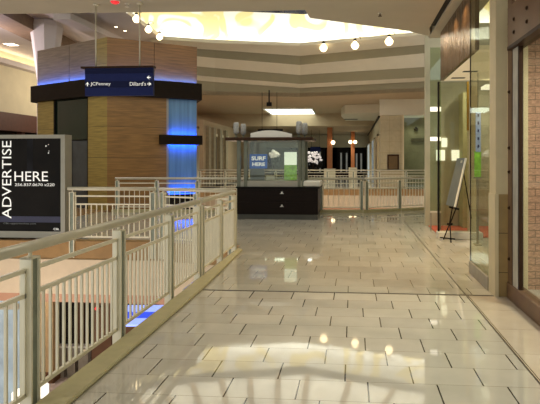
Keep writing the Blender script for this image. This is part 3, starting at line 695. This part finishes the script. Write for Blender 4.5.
# easel and its board
ez = 10.45
t = thing('easel', 'black folding easel stand by the shop entrance', 'easel', (1.9, 10.4, 0))
fl_, fr_ = onZ(443.5, 240, 0), onZ(451, 243, 0); jn = onD(449.5, 224, 10.6)
bl, br = onD(449.5, 206, 10.5), onD(455, 207, 10.2); tl, tr = onD(457.5, 158.5, 10.75), onD(466, 158, 10.2)
bl = onD(446.3, 205, 10.75)
mb = MB().tube(fl_ + Vector((0, 0, .012)), jn, .012, 8).tube(jn, onD(452.5, 207, 10.5), .012, 8).tube(onD(452.5, 207, 10.5), onD(463.5, 162, 10.6), .012, 8); mb.build('leg', M['black'], t)
mb = MB().tube(fr_ + Vector((0, 0, .012)), jn + Vector((.01, 0, 0)), .012, 8).tube(jn + Vector((.01, 0, 0)), onD(456.5, 207, 10.42), .012, 8).tube(onD(456.5, 207, 10.42), onD(465.5, 164, 10.6), .012, 8); mb.build('leg', M['black'], t)
MB().tube(onD(463.5, 172, 10.62), onZ(473.5, 231, .15), .011, 8).build('rear_leg', M['black'], t)
MB().tube(jn - Vector((.05, .0, 0)), jn + Vector((.06, 0, 0)), .022, 8).build('joint', M['black'], t)
MB().tube(onD(440, 237.5, 10.5), onD(455, 239, 10.3), .012, 8).build('foot_bar', M['black'], t)
n_ = (br - bl).cross(tl - bl).normalized()*.05
for q in (bl*.6 + br*.4, br): MB().tube(q + n_*.2 - Vector((0,0,.025)), q - n_*1.6 - Vector((0,0,.025)), .02, 8).build('support_peg', M['black'], t)
bz = MB(); nv = (br - bl).cross(tl - bl).normalized()*.012
A = [bz.bm.verts.new(q + nv) for q in (bl, br, tr, tl)]; B = [bz.bm.verts.new(q - nv) for q in (bl, br, tr, tl)]
bz.bm.faces.new(A); bz.bm.faces.new(B[::-1])
for i in range(4): j = (i+1) % 4; bz.bm.faces.new((A[i], B[i], B[j], A[j]))
t = thing('notice_board', 'grey poster board with pale edge leaning on the black easel', 'board', tuple(bl))
bz.build('sheet', M['sand'], t)
MB().tube(br + nv*.0, tr, .022, 4).build('edge_strip', M['white'], t)
e0 = tl*.45 + tr*.55 - (tl - bl)*.05
mk = MB(); d1 = (tr - tl).normalized(); d2 = (tl - bl).normalized(); nn_ = -nv*1.2 if (nv.x > 0) else nv*1.2
mk.poly([e0 + nn_, e0 + d1*.12 + nn_, e0 + d1*.12 - d2*.05 + nn_, e0 - d2*.05 + nn_]); mk.build('emblem', M['white'], t)

# ================================================================== CEILING FITTINGS
def downlight(p, label, r=.09, m='litwarm', grp='recessed ceiling downlights'):
    t = thing('downlight', label, 'ceiling light', tuple(p), 0, grp)
    MB().lathe((p.x, p.y, p.z - .02), [(r*1.25, 0), (r*1.25, .02)], 14).build('trim_ring', M['white'], t)
    MB().lathe((p.x, p.y, p.z - .024), [(r, 0), (r, .004)], 14).build('lens', M[m], t)
downlight(onZ(209, 124, 3.9), 'round downlight glowing just right of the blue glass tower bay', .2)
downlight(onZ(332, 115, Z3), 'round downlight right of the rectangular skylight', .2)
downlight(onZ(355, 127.2, 4.4), 'nearer of two downlights over the far corridor', .16)
downlight(onZ(355, 130.5, 4.4), 'farther of two downlights over the far corridor', .18)
downlight(onZ(116, 26.5, Z0), 'left one of two tiny downlights above the wooden tower', .06)
downlight(onZ(125, 30.5, Z0), 'right one of two tiny downlights above the wooden tower', .06)
p = onZ(11, 44, ZL)
t = thing('ceiling_panel_light', 'square white light panel in the high ceiling at far left', 'ceiling light', tuple(p))
MB().box((p.x - .28, p.y - .3, ZL - .03), (p.x + .28, p.y + .3, ZL)).build('frame', M['white'], t); MB().box((p.x - .24, p.y - .26, ZL - .036), (p.x + .24, p.y + .26, ZL - .03)).build('diffuser', M['litwarm'], t)
MB().box((XL + .02, 10, 6.92), (XL + .2, 40, 6.95)).build('trim_cove_light', M['litwarm'])['kind'] = 'structure'
q = [onZ(x, y, Z3 - .02) for x, y in ((263, 108.3), (312, 108.3), (317.5, 117), (275, 117))]
t = thing('skylight', 'bright rectangular skylight in the far ceiling above the kiosk', 'skylight', tuple(q[0]))
MB().poly(q).build('diffuser', M['sky'], t)
mb = MB()
for i in range(4): mb.tube(q[i], q[(i+1) % 4], .06, 4)
mb.build('frame', M['ring'], t)
p = onZ(351, 119, 4.4); single('ceiling_vent', MB().box((p.x - .45, p.y - .1, 4.37), (p.x + .45, p.y + .25, 4.4)), M['black'], 'dark slot vent in the soffit over the far corridor', 'vent')
p = onZ(115, 1, ZC)
t = thing('ceiling_strobe', 'red round fire strobe on the near ceiling at the top edge', 'fire alarm', tuple(p))
MB().lathe((p.x, p.y, ZC - .05), [(.03, 0), (.06, .015), (.075, .04)], 14).build('lens', M['red'], t); MB().lathe((p.x, p.y, ZC - .012), [(.085, 0), (.085, .012)], 14).build('base', M['white'], t)
for (x, y), w in (((380, 13), 'on the bare ceiling above the entrance side'), ((127, 3.5), 'beside the red strobe')):
    p = onZ(x, y, ZC); t = thing('ceiling_sprinkler', f'small ceiling sprinkler head {w}', 'sprinkler', tuple(p), 0, 'sprinkler heads')
    MB().lathe((p.x, p.y, ZC - .06), [(.035, 0), (.035, .006), (.01, .01), (.012, .05)], 10).build('head', M['bronzedk'] if x > 200 else M['white'], t); MB().lathe((p.x, p.y, ZC - .01), [(.04, 0), (.04, .01)], 10).build('plate', M['white'], t)

# ================================================================== FAR BACKGROUND
for x, y0, D, w, hw in ((329.8, 138.5, 40, 'nearer, thicker', .19), (352.8, 143, 46, 'farther, slimmer', .16)):
    p = onD(x, y0, D); t = thing('orange_column', f'orange column in the far hall, {w} of two', 'column', (p.x, p.y, 0), 0, 'orange columns in the far hall')
    MB().box((p.x - hw, p.y - hw, .95), (p.x + hw, p.y + hw, 4.05)).build('shaft', M['orange'], t)
    MB().box((p.x - hw*2.2, p.y - hw*2.2, 0), (p.x + hw*2.2, p.y + hw*2.2, .95)).build('plinth', M['cream'], t)
for x, y, D, w in ((333, 142.5, 39.6, 'beside the nearer orange column'), (350.4, 142, 45.5, 'left of the farther orange column'), (355.2, 142, 45.5, 'right of the farther orange column')):
    p = onD(x, y, D); t = thing('wall_globe', f'lit round globe light {w}', 'lamp', tuple(p), 0, 'globe lights on the orange columns')
    MB().lathe(p, [(.03, -.15), (.12, -.11), (.16, 0), (.12, .11), (.03, .15)]).build('globe', M['globe'], t); MB().tube(p + Vector((0, 0, .14)), (p.x, p.y, 4.05), .015, 6).build('stem', M['dark'], t)
p = onD(340, 160, 52)
for i, (x0, x1, y0, lab) in enumerate(((337, 349, 147, 'dark shopfront between the two orange columns'), (353, 363, 147.5, 'dark shopfront right of the farther orange column'), (303, 325, 146, 'dark shopfront behind the white blossom tree'))):
    D = 54; a, b = onD(x0, y0, D), onD(x1, y0, D)
    t = thing('dark_shopfront', lab, 'shopfront', (a.x, a.y, 0), 0, None)
    MB().box((a.x, a.y, 0), (b.x, a.y + .3, a.z)).build('opening', M['shopdark'], t)
    for k in (.28, .74):
        xx = a.x + (b.x - a.x)*k; MB().box((xx, a.y - .05, .4), (xx + .16, a.y, a.z - .6)).build('lit_strip', M['paleglow'], t)
struct('wall_far_header', MB().box((-9, 52.4, 2.85), (1.5, 53.1, 4.05)), M['cream'])
p = onD(315, 149, 36); a, b = onD(310.3, 151.7, 43), onD(320.5, 146.7, 43)
t = thing('blue_hanging_sign', 'small blue sign hanging above the white blossom tree', 'sign', (a.x, a.y, a.z))
MB().box((a.x, a.y, a.z), (b.x, a.y + .06, b.z)).build('board', M['navy'], t)
for q in (a.x + .1, b.x - .1): MB().tube((q, a.y + .03, b.z), (q, a.y + .03, 4.05), .012, 6).build('rod', M['dark'], t)
def blossom(x, y, D, R, label):
    p = onD(x, y, D); t = thing('blossom_tree', label, 'tree', (p.x, p.y, 0), 0, 'white blossom trees beyond the well')
    MB().tube((p.x, p.y, .3), (p.x, p.y, p.z), .06, 8).build('trunk', M['dark'], t)
    MB().lathe((p.x, p.y, 0), [(.3, 0), (.38, .4), (.34, .42)], 12).build('planter', M['black'], t)
    mb = MB()
    for i in range(46):
        v = Vector((random.gauss(0, 1), random.gauss(0, 1), random.gauss(0, 1))).normalized()*R*random.uniform(.4, 1); v.z *= .9
        mt = Matrix.Translation(p + v) @ Matrix.Diagonal((1, 1, .8, 1)); bmesh.ops.create_icosphere(mb.bm, subdivisions=1, radius=random.uniform(.06, .13), matrix=mt)
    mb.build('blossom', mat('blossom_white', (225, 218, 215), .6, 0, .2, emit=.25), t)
    mb = MB()
    for i in range(16):
        v = Vector((random.uniform(-R, R), random.uniform(-R, R)*.6, random.uniform(-R*1.5, -R*.55))); bmesh.ops.create_icosphere(mb.bm, subdivisions=1, radius=.17, matrix=Matrix.Translation(p + v))
    mb.build('foliage', M['black'], t)
blossom(313.5, 158, 33.5, .52, 'white blossom tree in a dark planter right of the kiosk')
blossom(274, 155, 34, .30, 'white blossom tree seen through the kiosk glass')
# right-hand block beyond the second well
p0, p1 = onY(387.3, 170.5, 29.48), onY(399, 154.5, 29.48)
t = thing('wall_directory', 'small dark framed panel on the beige tiled wall beyond the well', 'panel', (p0.x, 29.45, p0.z))
MB().box((p0.x, 29.44, p0.z), (p1.x, 29.5, p1.z)).build('frame', M['bronzedk'], t); MB().box((p0.x + .09, 29.43, p0.z + .09), (p1.x - .09, 29.44, p1.z - .09)).build('panel', mat('amber_panel', (92, 70, 30), .4), t)
t = thing('green_glass_shopfront', 'greenish glazed shopfront at the far right of the second well', 'shopfront', (3.4, 29.5, 0))
MB().box((2.78, 29.6, 0), (4.55, 29.62, 4.06)).build('glass_pane', M['glassg'], t)
MB().box((2.72, 29.5, 0), (2.80, 29.66, 4.06)).build('jamb', M['cream'], t)
MB().box((2.8, 31.2, 0), (4.6, 31.4, 4.06)).build('back_wall', mat('sage_wall', (134, 134, 108), .8, 0, .25, 1.1), t)
for x in (416, 428): p = onY(x, 129, 31.1); MB().lathe((p.x, 31.1, p.z), [(.1, -.1), (.13, 0), (.05, .12)], 10).build('spotlight', M['black'], t)
p = onY(420, 140, 31.15); MB().box((p.x - .5, 31.1, p.z - .12), (p.x + .55, 31.2, p.z + .1)).build('wall_ornament', mat('ornament_dark', (70, 68, 48), .7), t)
# shop doors down the right corridor wall and pilasters on the left one
for y0, y1, k, lab in ((31.2, 33.4, 'bronze', 'brown-framed doorway first along the far right corridor wall'), (36, 40, 'bluewin', 'pale bluish shop window farther along the right corridor wall'), (45, 52, 'lit', 'bright shop window at the far end of the right corridor wall')):
    t = thing('corridor_shopfront', lab, 'shopfront', (1.5, y0, 0))
    MB().box((1.42, y0, 0), (1.5, y1, 3.0)).build('panel', M[k] if k != 'lit' else mat('dim_lit', (200, 210, 205), .4, 0, .2, emit=.35), t); MB().box((1.38, y0 - .15, 0), (1.5, y0, 3.1)).box((1.38, y1, 0), (1.5, y1 + .15, 3.1)).box((1.38, y0 - .15, 3.0), (1.5, y1 + .15, 3.1)).build('frame', M['cream'], t)
struct('trim_right_corridor', MB().box((1.40, 29.7, 3.98), (1.5, 60, 4.06)), M['black'])
for i, (x0, x1) in enumerate(((213.5, 216.5), (219.3, 222.5), (225, 227.8))):
    a, b = onX(x0, 150, -8.7), onX(x1, 150, -8.7)
    t = thing('dark_doorway', f'dark doorway on the far left corridor wall, {("nearest", "middle", "farthest")[i]} of three', 'doorway', (-8.72, (a.y+b.y)/2, 0), 0, 'doorways on the far left wall')
    MB().box((-8.74, a.y, 0), (-8.69, b.y, 3.1)).build('opening', M['shopdark'], t); MB().box((-8.74, a.y - .2, 3.1), (-8.66, b.y + .2, 3.25)).build('lintel', M['cream'], t)
for i, x in enumerate((206.5, 211.5, 218, 224)):
    a = onX(x, 150, -8.7); struct(f'trim_pilaster_{i+1}', MB().box((-8.75, a.y, 0), (-8.55, a.y + .5, 3.6)), mat('pilaster_paint', (150, 138, 110), .7) if i == 0 else bpy.data.materials['pilaster_paint'])

# ================================================================== LOWER LEVEL
struct('wall_lower_beyond', MB().box((-24, 18.2, -4.6), (-7.2, 18.5, -1.2)), M['lowbeige'])
struct('wall_lower_right', MB().box((-1.75, -4, -4.6), (-1.6, 9.5, -.4)), M['lowbeige'])
struct('wall_lower_bridge', MB().box((-7.2, 16.6, -4.6), (-1.6, 16.9, -1.2)), M['tan'])
def lowdoor(x0, x1, D, lab, k):
    a, b = onD(x0, 340, D), onD(x1, 340, D)
    t = thing('lower_shopfront', lab, 'shopfront', (a.x, a.y, -4.6), YAW)
    p, q = Vector((a.x, a.y)), Vector((b.x, b.y))
    MB().slab(p, q, .15, -4.6, -1.36).build('opening', M[k], t)
    d = (q - p).normalized()*.12
    MB().slab(p - d, p, .25, -4.6, -1.34).slab(q, q + d, .25, -4.6, -1.34).build('jamb', M['lowbrown'], t)
    pn = p - Vector((0, .06)); 
    MB().slab(p + Vector((0, -.04)), q + Vector((0, -.04)), .03, -2.2, -2.05).build('header', M['hand'], t)
lowdoor(58, 77, 15.6, 'dark shop entrance on the lower level behind the balusters', 'shopdark')
lowdoor(79, 93, 15.9, 'narrow dark shop entrance on the lower level, right of the wider one', 'shopdark')
lowdoor(-14, 19.5, 13.5, 'pale blue shop window on the lower level at far left', 'bluewin')
for x0, x1, lab in ((59, 66, 'left one of three pale display plinths in the lower level shop entrance'), (69, 77, 'middle one of three pale display plinths in the lower level shop entrance'), (80, 90, 'right one of three pale display plinths in the lower level shop entrance')):
    a, b = onD(x0, 340, 15.2), onD(x1, 340, 15.2)
    t = thing('display_plinth', lab, 'plinth', ((a.x+b.x)/2, a.y, -4.6), 0, 'plinths on the lower level')
    MB().box((a.x, a.y - .1, -4.6), (b.x, a.y + .08, -3.75)).build('body', M['grey'], t); MB().box((a.x - .02, a.y - .12, -3.75), (b.x + .02, a.y + .1, -3.7)).build('top', M['white'], t)
for x, D, w, k, lab in ((49.5, 14.9, .19, 'lowbeige', 'beige pillar on the lower level left of the dark shop entrance'), (104, 14.6, .28, 'lowbrown', 'brown pillar on the lower level seen between the balusters')):
    p = onD(x, 340, D); t = thing('lower_pillar', lab, 'pillar', (p.x, p.y, -4.6))
    MB().box((p.x - w, p.y - .15, -4.6), (p.x + w, p.y + .15, -1.32)).build('shaft', M[k], t); MB().box((p.x - w - .03, p.y - .18, -4.6), (p.x + w + .03, p.y + .18, -4.3)).build('plinth', M['lowbrown'], t)
# blue lit counter below
q = [onZ(124, 324.5, -2.4), onZ(142, 324.5, -2.4), onZ(164, 305, -2.4), onZ(128, 305, -2.4)]
t = thing('blue_lit_counter', 'blue and white illuminated counter on the lower level', 'counter', (q[0].x, q[0].y, -4.6))
c_ = [Vector((v.x, v.y)) for v in q]
MB().prism(c_, -4.6, -2.45).build('cabinet', M['lowbrown'], t)
def lerp(a, b, k): return a + (b - a)*k
for k0, k1, mm in ((0, .3, 'paleblue'), (.3, .62, 'bluefloor'), (.62, 1, 'paleblue')):
    MB().prism([lerp(c_[0], c_[3], k0), lerp(c_[1], c_[2], k0), lerp(c_[1], c_[2], k1), lerp(c_[0], c_[3], k1)], -2.45, -2.4).build('lit_top', M[mm], t)
p = onD(97, 308.5, 14.2); t = thing('red_lamp', 'small red lamp glowing on the lower level shopfront', 'lamp', tuple(p))
MB().lathe(p, [(.03, -.05), (.07, 0), (.03, .05)], 10).build('lens', M['red'], t); MB().tube(p, p + Vector((0, .3, 0)), .015, 6).build('arm', M['dark'], t)
for x, y, lab in ((42, 391, 'made-up lamp shape for a bright white spot on the lower level just right of the first post'), (19, 398, 'made-up lamp shape for a bright white spot on the lower level just left of the first post')):
    p = onZ(x, y, -4.3); t = thing('bright_spot', lab, 'lamp', (p.x, p.y, -4.6))  # lamp shapes added to stand for bright spots of unknown source
    MB().lathe((p.x, p.y, -4.6), [(.16, 0), (.16, .05), (.05, .08), (.05, .15)], 12).build('base', M['silver'], t); MB().lathe((p.x, p.y, -4.45), [(.1, 0), (.16, .08), (.16, .3), (.08, .36)], 12).build('shade', M['lit'], t)

# ================================================================== LIGHTS
w = bpy.data.worlds.new('World'); bpy.context.scene.world = w; w.use_nodes = True
bg = w.node_tree.nodes['Background']; bg.inputs[0].default_value = (*lin((250, 252, 248)), 1); bg.inputs[1].default_value = .78
def area(name, loc, size, power, rgb=(255, 226, 180), rot=(0, 0, 0), sy_=None):
    l = bpy.data.lights.new(name, 'AREA'); l.energy = power; l.size = size; l.color = lin(rgb)
    if sy_: l.shape = 'RECTANGLE'; l.size_y = sy_
    o = bpy.data.objects.new(name, l); C.objects.link(o); o.location = loc; o.rotation_euler = rot; return o
def spot(name, loc, power, ang=140, rgb=(255, 249, 236), r=.08):
    l = bpy.data.lights.new(name, 'SPOT'); l.energy = power; l.spot_size = math.radians(ang); l.spot_blend = .8; l.color = lin(rgb); l.shadow_soft_size = r
    o = bpy.data.objects.new(name, l); C.objects.link(o); o.location = loc; return o
def point(name, loc, power, rgb=(255, 249, 236), r=.1):
    l = bpy.data.lights.new(name, 'POINT'); l.energy = power; l.color = lin(rgb); l.shadow_soft_size = r
    o = bpy.data.objects.new(name, l); C.objects.link(o); o.location = loc; return o
# blue strip lights of the tower
def blue(A, B, face, d, z, power, up, wide=.06, tilt=.5):
    a, b = Vector((*back(A, d, face), z)), Vector((*back(B, d, face), z)); m_ = (a + b)/2
    n = Vector((-(face[1][1]-face[0][1]), face[1][0]-face[0][0], 0)).normalized()
    direc = (Vector((0, 0, 1 if up else -1)) + n*tilt).normalized(); xax = (b - a).normalized(); zax = -direc; yax = zax.cross(xax)
    l = bpy.data.lights.new('blue_strip_light', 'AREA'); l.shape = 'RECTANGLE'; l.size = (b - a).length; l.size_y = wide; l.energy = power; l.color = (.03, .12, 1)
    o = bpy.data.objects.new('blue_strip_light', l); C.objects.link(o); o.matrix_world = Matrix.Translation(m_) @ Matrix((xax, yax, zax)).transposed().to_4x4()
blue(V0, V1, FL, -.08, ZBt + .02, 36, True, .05, .25); blue(V1, V2, FR, -.08, ZBt + .02, 30, True, .05, .25)
blue(s0, s1, FR, -.06, 2.44, 14, True, .04, .3); blue(s0, s1, FR, -.06, 2.11, 8, False, .04, .3); blue(s0, s1, FR, -.06, .5, 11, True, .04, .3)
# cove strip lights on the shelf around the dome, shining up
for i in range(len(R0) - 1):
    a, b = R0[i], R0[i+1]; da, db = DR[i], DR[i+1]
    m_ = ((Vector((a.x, a.y)) + Vector((b.x, b.y)))*.22 + (Vector((da.x, da.y)) + Vector((db.x, db.y)))*.78)/2; L_ = (b - a).length
    area('cove_strip', (m_.x, m_.y, (a.z + b.z)/2 + .08), L_, 24*L_, (255, 252, 244), (PI, 0, math.atan2((b-a).y, (b-a).x)), .3)
area('dome_light', (-1.5, 20, 11.3), 6, 200, (255, 240, 210))
for x, y, pw in ((-.6, -1, 40), (.6, 2.2, 40), (-.7, 5.2, 45), (.7, 7.8, 45)): spot('ceiling_fill_spot', (x, y, ZC - .03), pw)  # walkway fill spots, added without any fixture
spot('bridge_spot', (-5, 12.6, 6.5), 150); spot('well_fill_spot', (-6, 5, ZC - .03), 140); spot('well_fill_spot', (-4, 2, ZC - .03), 80); spot('bridge_spot', (-9.5, 13, 6.4), 120)  # spots over the well are added fill for the dark fascia
spot('kiosk_spot', (-1.5, 12.5, 5.5), 120)
spot('far_spot', (-3, 33, Z3 - .1), 220); spot('far_spot', (-1, 45, 3.7), 250); spot('far_spot', (-6, 36, 4.3), 150)
point('left_hall', (-15, 20, 5.6), 260, (240, 225, 235), .3); point('left_hall', (-15, 30, 5.6), 260, (255, 240, 215), .3)
spot('shop_light', (2.8, 9.2, 3.1), 60); spot('shop_light', (3.2, 11.8, 3.9), 130); spot('store_fill_spot', (3.2, 4.5, 3.9), 200); spot('store_fill_spot', (2.8, 5.3, 3.7), 160)  # near store spots are added fill for the dim brick
spot('corner_light', (3.6, 30.3, 4.0), 50)
for y in (8.4, 9.2, 10.1): spot('header_light', (1.55, y, 4.12), 110, 120, (255, 214, 150), .03)
for x, y in ((-9.5, 13), (-12, 8), (-6, 8)): point('lower_light', (x, y, -2.0), 90, (255, 236, 220), .3)
for x, y in ((-5, 22), (-1, 24)): point('well_fill_point', (x, y, -1.5), 150, (255, 226, 190), .3)  # unseen fill added to brighten the fascia across the far well

# ================================================================== CAMERA
cam = bpy.data.cameras.new('Camera'); co = bpy.data.objects.new('Camera', cam); C.objects.link(co)
cam.sensor_width = 36; cam.lens = F/540*36; cam.clip_end = 300
cam.shift_x = (270 - CX)/540; cam.shift_y = -(202 - CY)/540
co.location = (0, 0, H); co.rotation_euler = (PI/2, 0, YAW)
sc = bpy.context.scene; sc.camera = co
sc.view_settings.view_transform = 'Standard'; sc.view_settings.look = 'None'; sc.view_settings.exposure = .55
sc.cycles.use_denoising = True; sc.cycles.max_bounces = 8; sc.cycles.transparent_max_bounces = 12; sc.cycles.sample_clamp_indirect = 6
